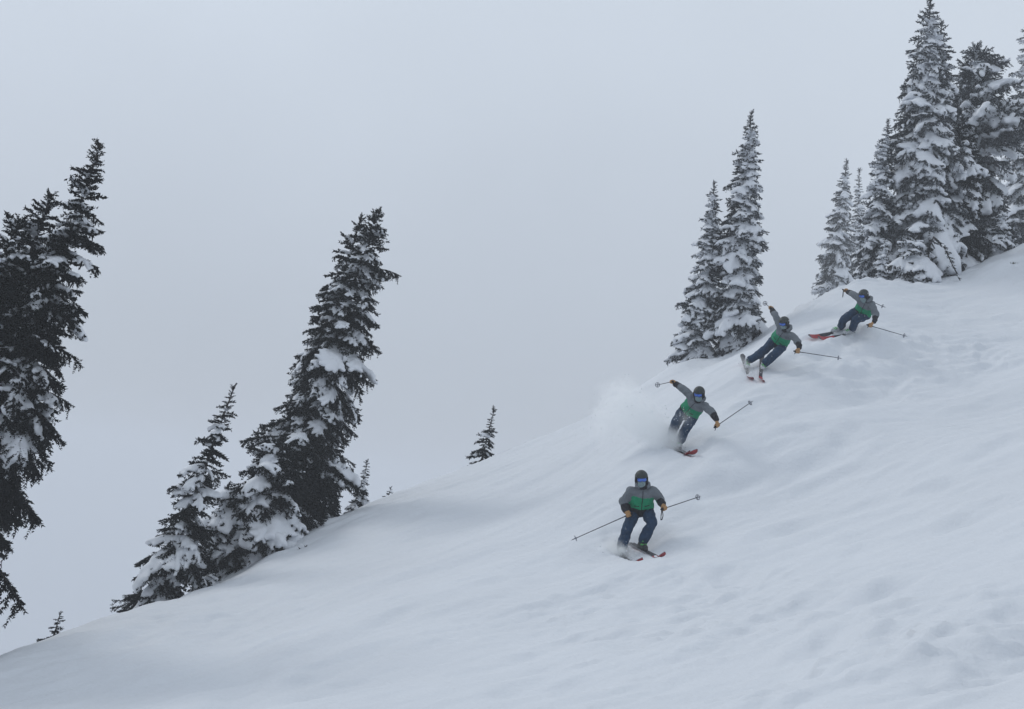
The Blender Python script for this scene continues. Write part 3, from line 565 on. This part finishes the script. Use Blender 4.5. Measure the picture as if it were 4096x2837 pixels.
def make_person(k, label):
    P = {a: V(b) for a, b in PEOPLE[k].items()}
    org = (P['soleL'] + P['soleR']) * .5
    J = {a: (b - org if a not in ('hf', 'hu') else b) for a, b in P.items()}
    root = tag(empty('person', org), label, 'person', 'skiers coming down the slope')
    acr = (J['shR'] - J['shL']).normalized(); spn = (J['neck'] - J['pelvis']); sp = spn.normalized()
    chest = J['pelvis'] + spn * .66; fwd = acr.cross(sp)        # away from or toward the viewer, only used as an axis
    
    for s in 'LR': J['sh' + s] = J['sh' + s] + (J['neck'] - J['sh' + s]) * .12 - sp * .035
    shL, shR = J['shL'], J['shR']; hf = J['hf'].normalized(); hr = hf.cross(J['hu']).normalized(); hu = hr.cross(hf)
    hf, hr, hu = hf * .91, hr * .91, hu * .91
    HD = J['head']
    # body: one continuous figure under the clothes
    b = Shape()
    b.caps(J['pelvis'], J['pelvis'] + spn * .4, .11, .115, acr, 1.3); b.caps(J['pelvis'] + spn * .4, chest, .115, .12, acr, 1.35)
    b.caps(chest, J['neck'] - sp * .03, .11, .06, acr, 1.4); b.caps(J['neck'] - sp * .05, HD - hu * .05, .055, .055)
    b.ell(HD, (hr * .072, hf * .092, hu * .112)); b.caps(HD + hf * .085 - hu * .005, HD + hf * .105 - hu * .03, .011, .014)
    for s in (1, -1): b.ell(HD + hr * (.073 * s) - hu * .01, (hr * .012, hf * .02, hu * .032))
    for s in 'LR':
        b.caps(chest + (J['sh' + s] - chest) * .5, J['sh' + s], .07, .055); b.caps(J['sh' + s], J['el' + s], .048, .04); b.caps(J['el' + s], J['wr' + s], .038, .028)
        b.caps(J['wr' + s], J['ha' + s], .026, .022)
        b.caps(J['pelvis'], J['hip' + s], .10, .09); b.caps(J['hip' + s], J['kn' + s], .082, .058); b.caps(J['kn' + s], J['an' + s], .056, .042)
        tdir = (J['tip' + s] - J['sole' + s]).normalized()
        b.caps(J['an' + s], J['sole' + s] + tdir * .06 + (J['an' + s] - J['sole' + s]).normalized() * .05, .042, .034)
    obj('body', b.grow('body', .016, 3, [M['skin']]), root)
    # jacket
    j = Shape()
    hem = J['pelvis'] + sp * .055
    j.caps(hem, J['pelvis'] + spn * .3, .172, .168, acr, 1.42); j.caps(J['pelvis'] + spn * .3, chest, .168, .165, acr, 1.40)
    j.caps(chest, J['neck'] - sp * .05, .150, .080, acr, 1.42)
    for s in 'LR':
        j.caps(chest + (J['sh' + s] - chest) * .4, J['sh' + s], .110, .090); j.caps(J['sh' + s], J['el' + s], .090, .084); j.caps(J['el' + s], J['wr' + s], .084, .062)
    jm = j.grow('jacket', .017, 3, [M['grey'], M['green'], M['black']])
    crease(jm, .024, 8.0, 3.1 * ord(k))
    def jz(p):
        best = (9, 'torso', 0, None)
        t, q = seg_t(p, J['pelvis'] - sp * .1, J['neck']); best = (q.length / .17, 'torso', t, q)
        for s in 'LR':
            for a, c, nm in (('sh', 'el', 'upper'), ('el', 'wr', 'fore')):
                t2, q2 = seg_t(p, J[a + s], J[c + s])
                if q2.length / .085 < best[0] - (.25 if nm == 'upper' and t2 < .35 else 0): best = (q2.length / .085, nm + s, t2, q2)
        _, part, t, q = best
        if part == 'torso':
            sv = (p - J['pelvis']).dot(sp) / spn.length
            wob = .03 * math.sin(p.dot(acr) * 9)
            if sv < .18 + wob: return 2
            return 1 if sv < .68 + wob else 0
        under = (-sp * .6 + ((J['pelvis'] + spn * .5) - p).normalized() * .8).normalized()
        if part.startswith('fore') and t > .40: return 2
        side = q.normalized().dot(under) if q.length > 1e-4 else 0
        return 1 if side > .62 and (part.startswith('fore') or t > .25) else 0
    zone(jm, jz, 3)
    jk = obj('jacket', jm, root)
    # zip and pocket flaps lie on the front of the jacket
    from mathutils.bvhtree import BVHTree
    bv = BVHTree.FromPolygons([v.co for v in jm.vertices], [tuple(q.vertices) for q in jm.polygons])
    fr = acr.cross(sp); fr = fr if fr.dot(hf) > 0 else -fr
    def skin_at(a, up_):
        d = (fr + acr * a * 2.2).normalized()
        h = bv.ray_cast(J['pelvis'] + spn * up_ + acr * (a * .5), d)
        return (h[0] + h[1] * .002, h[1]) if h[0] is not None else (None, None)
    z = Shape(); pts = [skin_at(0.0, .16 + .07 * i)[0] for i in range(12)]; pts = [q for q in pts if q is not None]
    for a, c in zip(pts[:-1], pts[1:]):
        if (c - a).length < .12: z.caps(a, c, .007, .007, n=6)
    obj('zip', z.raw('zip', [M['black']]), jk)
    for a in (-.12, .12):
        q0, n0 = skin_at(a - .05, .34); q1, n1 = skin_at(a + .05, .34)
        if q0 is not None and q1 is not None and (q1 - q0).length < .3:
            obj('pocket_flap', Shape().caps(q0, q1, .010, .010, n=6).raw('pocket_flap', [M['black']]), jk)
    # trousers
    t_ = Shape()
    t_.caps(J['pelvis'] - sp * .02, J['pelvis'] + sp * .06, .135, .13, acr, 1.3)
    for s in 'LR':
        t_.caps(J['pelvis'] - sp * .03, J['hip' + s], .13, .118); t_.caps(J['hip' + s], J['kn' + s], .122, .104); t_.caps(J['kn' + s], J['kn' + s] + (J['an' + s] - J['kn' + s]) * .84, .103, .098)
    tm = t_.grow('trousers', .017, 3, [M['navy']]); crease(tm, .026, 8.0, 1.7 * ord(k)); obj('trousers', tm, root)
    # hood behind the neck and the dark collar round it
    hc = Shape(); nk = J['neck']; back = (-hf * .8 + sp * .2 - hf.project(sp) * 0).normalized()
    for a in range(9):
        an = -2.1 + 4.2 * a / 8
        c = nk + (-hf * math.cos(an) + hr * math.sin(an)) * (.115 + .02 * math.cos(an)) + hu * (.035 + .03 * math.cos(an))
        hc.ell(c, (V((.052, 0, 0)), V((0, .052, 0)), V((0, 0, .048 + .012 * math.cos(an)))), 10, 6)
    hm_ = hc.grow('hood', .014, 4, [M['grey']]); crease(hm_, .008, 14, 2); obj('hood', hm_, root)
    cc = Shape()
    for a in range(14):
        an = 2 * math.pi * a / 14
        cc.ell(nk + (hf * math.cos(an) + hr * math.sin(an)) * .088 + hu * (.05 - .025 * math.cos(an)), (V((.042, 0, 0)), V((0, .042, 0)), V((0, 0, .052))), 8, 6)
    obj('collar', cc.grow('collar', .012, 3, [M['black']]), root)
    # mask over nose and mouth
    mk = Shape().ell(HD + hf * .045 - hu * .07, (hr * .078, hf * .072, hu * .082), 18, 12)
    mk.caps(HD + hf * .03 - hu * .10, HD - hu * .15, .075, .075)
    mk.caps(HD + hf * .09 - hu * .03, HD + hf * .11 - hu * .045, .018, .016)
    obj('face_mask', mk.grow('face_mask', .009, 3, [M['mask']]), root)
    # helmet: shell open at the face, with a small peak and ear pads
    def shell(rx, ry, rz, keep, name, mats, th, n=44, m=30, c0=V((0, -.012, .028))):
        v, f = [], []
        for i in range(m + 1):
            a = -math.pi / 2 + math.pi * i / m
            for q in range(n):
                t = 2 * math.pi * q / n
                l = V((rx * math.cos(a) * math.cos(t), ry * math.cos(a) * math.sin(t), rz * math.sin(a))) + c0
                v.append(l)
        for i in range(m):
            for q in range(n):
                ids = (i * n + q, i * n + (q + 1) % n, (i + 1) * n + (q + 1) % n, (i + 1) * n + q)
                c = sum((v[x] for x in ids), V()) / 4
                if keep(c): f.append(ids)
        used = sorted({i for q in f for i in q}); mp = {a: b for b, a in enumerate(used)}
        vv = [HD + hr * v[i].x + hf * v[i].y + hu * v[i].z for i in used]
        me = mesh(name, vv, [tuple(mp[i] for i in q) for q in f], mats)
        o = bpy.data.objects.new(name, me); COL.objects.link(o)
        md = o.modifiers.new('t', 'SOLIDIFY'); md.thickness = th; md.offset = 1
        m2 = bpy.data.meshes.new_from_object(o.evaluated_get(bpy.context.evaluated_depsgraph_get())); m2.name = name
        m2.polygons.foreach_set('use_smooth', [True] * len(m2.polygons))
        bpy.data.objects.remove(o); return m2
    hel = obj('helmet', shell(.122, .140, .128, lambda c: c.z > .036 or (c.y < .045 and c.z > -.075), 'helmet', [M['helmet']], .012), root)
    for s in (1, -1):
        e = Shape().ell(HD + hr * (.118 * s) - hf * .005 - hu * .055, (hr * .026, hf * .05, hu * .055))
        obj('ear_pad', e.grow('ear_pad', .011, 3, [M['black']]), hel)
        lg = Shape().ell(HD + hr * (.125 * s) - hf * .055 + hu * .055, (hr * .012, hf * .022, hu * .018))
        obj('badge', lg.raw('badge', [M['logo']]), hel)
    vents = Shape()
    for s in (-1, 0, 1): vents.caps(HD + hr * (.045 * s) + hf * .075 + hu * (.140 - abs(s) * .012), HD + hr * (.045 * s) + hf * .02 + hu * (.166 - abs(s) * .014), .007, .007)
    obj('vent', vents.grow('vent', .006, 1, [M['black']]), hel)
    # goggles: frame, mirrored lens, strap round the helmet
    def band(r, ry, z0, z1, a0, a1, th, name, mat, n=20, bulge=0.0, dip=0.0):
        v, f = [], []; R = 5
        for i in range(n + 1):
            a = a0 + (a1 - a0) * i / n; e = abs(2 * i / n - 1)
            for q in range(R + 1):
                w = q / R; z = z0 + (z1 - z0) * w
                if dip: z += dip * math.exp(-((2 * i / n - 1) / .22) ** 2) * (1 - w) - (0.012 * e ** 4) * (w - .5) * 2
                rr = 1 + bulge * math.sin(math.pi * w)
                v.append(HD + hr * (r * rr * math.sin(a)) + hf * (ry * rr * math.cos(a)) + hu * z)
        for i in range(n):
            for q in range(R): f.append((i * (R + 1) + q, (i + 1) * (R + 1) + q, (i + 1) * (R + 1) + q + 1, i * (R + 1) + q + 1))
        o = bpy.data.objects.new(name, mesh(name, v, f, [mat])); COL.objects.link(o)
        md = o.modifiers.new('t', 'SOLIDIFY'); md.thickness = th; md.offset = 1
        m2 = bpy.data.meshes.new_from_object(o.evaluated_get(bpy.context.evaluated_depsgraph_get())); m2.name = name
        m2.polygons.foreach_set('use_smooth', [True] * len(m2.polygons)); bpy.data.objects.remove(o); return m2
    gg = obj('goggles', band(.104, .116, -.055, .046, -1.22, 1.22, .012, 'goggles', M['frame'], dip=.02), root)
    obj('lens', band(.108, .129, -.046, .037, -1.08, 1.08, .006, 'lens', M['lens'], bulge=.05, dip=.022), gg)
    obj('strap', band(.140, .158, -.02, .022, 1.15, 2 * math.pi - 1.15, .005, 'strap', M['strap'], 30), gg)
    # gloves closed round the pole grips
    for s in 'LR':
        H = J['ha' + s]; ax = (J['pole' + s] - H).normalized(); fa = (H - J['wr' + s]).normalized()
        e1 = (fa - ax * fa.dot(ax)); e1 = e1.normalized() if e1.length > .05 else frame(ax)[1]
        e2 = ax.cross(e1) * (1 if s == 'L' else -1)
        g = Shape()
        palm = H - e1 * .02 + e2 * .036
        g.box(palm, (e1 * .030, e2 * .014, ax * .044)); g.caps(palm - e1 * .03 - ax * .03, palm - e1 * .03 + ax * .03, .022, .022)
        for q in range(4):
            o_ = ax * ((q - 1.5) * .024); R = (.034, .036, .035, .031)[q]; pr = palm + e1 * .028 + o_
            pts = [pr] + [H + o_ + e1 * (R * math.cos(a)) + e2 * (R * math.sin(a)) for a in (.35, -.55, -1.5, -2.35)]
            for a, c in zip(pts[:-1], pts[1:]): g.caps(a, c, .0125, .0120, n=8)
        tb = palm - e1 * .035 - ax * .038
        th = [tb, H - e1 * .034 - ax * .052 + e2 * .002, H - e1 * .018 - ax * .05 - e2 * .034, H + e1 * .008 - ax * .042 - e2 * .040]
        for a, c in zip(th[:-1], th[1:]): g.caps(a, c, .0145, .0130, n=8)
        g.caps(J['wr' + s] - fa * .01, palm - e1 * .02, .036, .034)
        gl = obj('glove', g.grow('glove', .0075, 1, [M['tan']]), root)
        cf = Shape().caps(J['wr' + s] - fa * .05, J['wr' + s] + fa * .012, .055, .047)
        obj('cuff', cf.grow('cuff', .011, 2, [M['black']]), gl)
    # boots
    for s in 'LR':
        so = J['sole' + s]; t = (J['tip' + s] - so).normalized(); sh = (J['an' + s] - so); n = (sh - t * sh.dot(t)).normalized(); sd2 = t.cross(n)
        shin = (J['kn' + s] - J['an' + s]).normalized()
        b = Shape()
        b.caps(so - t * .10 + n * .065, so + t * .15 + n * .055, .056, .050, sd2, .95); b.box(so + t * .02 + n * .022, (t * .155, sd2 * .045, n * .014))
        top = J['an' + s] + shin * .12
        b.caps(so - t * .045 + n * .09, J['an' + s], .068, .074); b.caps(J['an' + s], top, .074, .078)
        buried = k == 'B' or (k == 'A' and s == 'L')
        bo = obj('ski_boot', b.grow('ski_boot', .012, 2, [M['snowdust'] if (buried or k in 'CD') else M['boot']]), root)
        for q in range(4):
            if q < 2: c = so + t * (.10 - .055 * q) + n * (.098 + .012 * q); a1, a2, a3 = sd2 * .048, t * .011, n * .010
            else:
                w = (q - 2) * .075; c = J['an' + s] + shin * (w - .02) + t * .072; a1, a2, a3 = sd2 * .055, shin * .012, t * .010
            obj('buckle', Shape().box(c, (a1, a2, a3)).raw('buckle', [M['lime']], False), bo)
    return root, J, org

def make_ski(P, s, label, k):
    so, tip = V(P['sole' + s]), V(P['tip' + s]); an = V(P['an' + s])
    t = (tip - so).normalized(); n = (an - so); n = (n - t * n.dot(t)).normalized()
    n = (n + V((-.02, -1, .1)) * {'A': .35, 'B': .3, 'C': .25, 'D': .9}[k]).normalized(); n = (n - t * n.dot(t)).normalized()
    if k == 'D': so = so - n * .045; tip = tip + n * .06
    tip2 = tip - n * .07; t = (tip2 - so).normalized(); n = (n - t * n.dot(t)).normalized(); b = t.cross(n)
    v, f, mi = [], [], []; K = 36; L0, L1 = -.80, .985
    so = so - n * .004
    for i in range(K + 1):
        u = L0 + (L1 - L0) * i / K
        w = .052 + .019 * ((u - .0) / .75) ** 2
        if u > .78: w *= math.sqrt(max(0.02, 1 - ((u - .78) / .207) ** 2)) * .98
        if u < -.72: w *= math.sqrt(max(.05, 1 - ((u + .72) / -.083) ** 2))
        up = (.175 if k in 'AB' else .12) * max(0, (u - .60) / .385) ** 2 + .05 * max(0, (-u - .6) / .2) ** 2 - .012 * math.cos(u * 1.7)
        th = .017 if abs(u) < .5 else .011
        c = so + t * u + n * up
        for x, z in ((-1, 0), (1, 0), (1, th), (-1, th)): v.append(c + b * (w * x) + n * z - so)
    for i in range(K):
        a = i * 4; u = L0 + (L1 - L0) * (i + .5) / K
        for q in range(4):
            f.append((a + q, a + (q + 1) % 4, a + 4 + (q + 1) % 4, a + 4 + q))
            mi.append(0 if q == 0 else (2 if q in (1, 3) else (0 if (.55 < u < .88 or (k in 'D' and s == 'R' and u > .45 and u < .88)) else 1)))
    f.append((3, 2, 1, 0)); mi.append(1); e = K * 4; f.append((e, e + 1, e + 2, e + 3)); mi.append(1)
    o = obj('ski', mesh('ski', v, f, [M['ski_red'], M['ski_dark'], M['ski_edge']], mi, smooth=False)); o.location = so
    tag(o, label, 'ski', 'skis under the four skiers')
    for w, nm in ((.165, 'toe_binding'), (-.135, 'heel_binding')):
        bx = Shape().box(t * w + n * .030, (t * .04, b * .034, n * .016)).caps(t * (w - .02) + n * .05, t * (w + .02) + n * .05, .02, .016, b, 1.5)
        obj(nm, bx.grow(nm, .009, 1, [M['ski_dark']]), o)
    return o

def make_pole(P, s, label, loop=False):
    h, tip = V(P['ha' + s]), V(P['pole' + s]); d = (tip - h); L = d.length; d.normalize()
    root = tag(empty('ski_pole', h), label, 'ski pole', 'poles held by the four skiers'); dd, u, w = frame(d)
    sh = Shape().caps(d * .05, d * (L - .01), .0095, .0075, n=8); obj('shaft', sh.raw('shaft', [M['pole']]), root)
    gr = Shape().caps(-d * .07, d * .07, .016, .014, n=10); gr.caps(-d * .085, -d * .072, .020, .020, n=10); obj('grip', gr.grow('grip', .006, 1, [M['black']]), root)
    bk = Shape()
    for q in range(12):
        a0, a1 = q * math.pi / 6, (q + 1) * math.pi / 6; c = d * (L - .075)
        p0 = c + (u * math.cos(a0) + w * math.sin(a0)) * .052; p1 = c + (u * math.cos(a1) + w * math.sin(a1)) * .052
        bk.caps(p0, p1, .009, .009, n=6)
        if q % 3 == 0: bk.caps(c - d * .01, p0, .010, .008, n=6)
    bk.caps(d * (L - .10), d * (L - .05), .014, .013, n=8)
    obj('basket', bk.grow('basket', .006, 1, [M['basket']]), root)
    tp = Shape().caps(d * (L - .02), d * (L + .02), .006, .003, n=6); obj('tip', tp.raw('tip', [M['ski_edge']]), root)
    st = Shape(); c = -d * .07; dn = V((0, 0, -1)); o1 = frame(V((d.x, d.y, 0)) if abs(d.z) < .9 else V((1, 0, 0)))[1]
    if not loop: pts = [c, c + dn * .03 + o1 * .03, c + dn * .07 + o1 * .02, c + d * .04]
    else: pts = [c, c + dn * .05 + o1 * .03, c + dn * .12 + o1 * .05, c + dn * .19 + o1 * .035, c + dn * .20 + o1 * .005, c + dn * .12 + o1 * .0, c]
    for a, e in zip(pts[:-1], pts[1:]): st.caps(a, e, .008, .008, o1, 1.5, n=6)
    obj('strap', st.grow('strap', .006, 1, [M['black']]), root)
    return root

WHO = {'A': ('the lowest skier', 'person in grey and green jacket skiing upright in a crouch, lowest of the four'),
       'B': ('the skier in the powder cloud', 'person in grey and green jacket leaning hard with both arms spread in a powder cloud'),
       'C': ('the skier reaching one arm straight up', 'person in grey and green jacket carving with one arm straight up beside the tall fir'),
       'D': ('the topmost skier', 'person in grey and green jacket squatting low on flat skis, topmost of the four')}
for k in 'ABCD':
    who, lab = WHO[k]
    make_person(k, lab)
    P = PEOPLE[k]
    make_ski(P, 'L', 'red tipped ski on the downhill left side under ' + who, k)
    make_ski(P, 'R', 'red tipped ski on the uphill right side under ' + who, k)
    make_pole(P, 'L', 'thin pole in the left side glove of ' + who, k == 'D')
    make_pole(P, 'R', 'thin pole in the right side glove of ' + who, k == 'A')

# ------------------------------------------------------------------ powder thrown up by the skis
def powder(k, label, dens, nspeck, seed):
    L = [(p, r * 1.25, w) for p, r, w in POWDER[k]]; org = V(L[0][0]); s = Shape()
    for p, r, w in L: s.ell(V(p) - org, (V((r, 0, 0)), V((0, r, 0)), V((0, 0, r))), 20, 14)
    m, t, v = volume_mat('powder_air_' + WHO[k][0].replace(' ', '_'), (.995, 1.0, 1.0), 0, .35)
    tcn = N(t, 'ShaderNodeTexCoord'); total = None
    nz0 = N(t, 'ShaderNodeTexNoise'); nz0.inputs['Scale'].default_value = 3.2; nz0.inputs['Detail'].default_value = 3
    t.links.new(tcn.outputs['Object'], nz0.inputs['Vector'])
    sc_ = N(t, 'ShaderNodeVectorMath', operation='MULTIPLY_ADD'); sc_.inputs[1].default_value = (.42,) * 3; sc_.inputs[2].default_value = (-.21,) * 3
    t.links.new(nz0.outputs['Color'], sc_.inputs[0])
    wp = N(t, 'ShaderNodeVectorMath', operation='ADD'); t.links.new(tcn.outputs['Object'], wp.inputs[0]); t.links.new(sc_.outputs[0], wp.inputs[1])
    for p, r, w in L:
        ds = N(t, 'ShaderNodeVectorMath', operation='DISTANCE'); ds.inputs[1].default_value = V(p) - org
        t.links.new(wp.outputs[0], ds.inputs[0])
        mrn = N(t, 'ShaderNodeMapRange', interpolation_type='SMOOTHERSTEP'); mrn.inputs[1].default_value = 0; mrn.inputs[2].default_value = r * .97
        mrn.inputs[3].default_value = w; mrn.inputs[4].default_value = 0; t.links.new(ds.outputs['Value'], mrn.inputs[0])
        if total is None: total = mrn.outputs[0]
        else:
            a = N(t, 'ShaderNodeMath', operation='ADD'); t.links.new(total, a.inputs[0]); t.links.new(mrn.outputs[0], a.inputs[1]); total = a.outputs[0]
    nz = N(t, 'ShaderNodeTexNoise'); nz.inputs['Scale'].default_value = 6.5; nz.inputs['Detail'].default_value = 4
    t.links.new(tcn.outputs['Object'], nz.inputs['Vector'])
    r2 = N(t, 'ShaderNodeMapRange'); r2.inputs[1].default_value = .36; r2.inputs[2].default_value = .66; r2.inputs[3].default_value = dens * .45; r2.inputs[4].default_value = dens
    t.links.new(nz.outputs[0], r2.inputs[0])
    mu = N(t, 'ShaderNodeMath', operation='MULTIPLY'); t.links.new(total, mu.inputs[0]); t.links.new(r2.outputs[0], mu.inputs[1])
    t.links.new(mu.outputs[0], v.inputs['Density'])
    o = obj('powder_cloud', s.grow('powder_cloud', .06, 1, [m])); o.location = org
    tag(o, label, 'snow spray', kind='stuff')
    # flying crystals and crumbs of snow
    r = random.Random(seed); vv, ff = [], []
    for i in range(nspeck):
        p, R, w = r.choice(L); q = V((r.gauss(0, 1), r.gauss(0, 1), r.gauss(0, 1))).normalized() * (R * (r.random() ** .4) * 1.0)
        c = V(p) - org + q; e = r.choice((.005, .006, .008, .010, .013, .017)); b = len(vv)
        ax = [V((r.uniform(-1, 1), r.uniform(-1, 1), r.uniform(-1, 1))).normalized() * e for _ in range(3)]
        for d in ax: vv += [c + d, c - d]
        for a in (0, 1):
            for c2 in (2, 3):
                for d2 in (4, 5): ff.append((b + a, b + c2, b + d2))
    o = obj('snow_crumbs', mesh('snow_crumbs', vv, ff, [M['clump']], smooth=False)); o.location = org
    tag(o, 'fine crumbs of snow flying round ' + WHO[k][0], 'snow spray', kind='stuff')
powder('B', 'wide pale cloud of powder snow thrown up behind the leaning skier', 6.5, 900, 1)
powder('A', 'low puff of powder snow round the boots of the lowest skier', 18.0, 420, 2)
powder('C', 'thin fan of powder snow off the skis of the skier with raised arm', 3.0, 120, 3)
powder('D', 'small wisp of powder snow behind the boots of the topmost skier', 8.0, 60, 4)
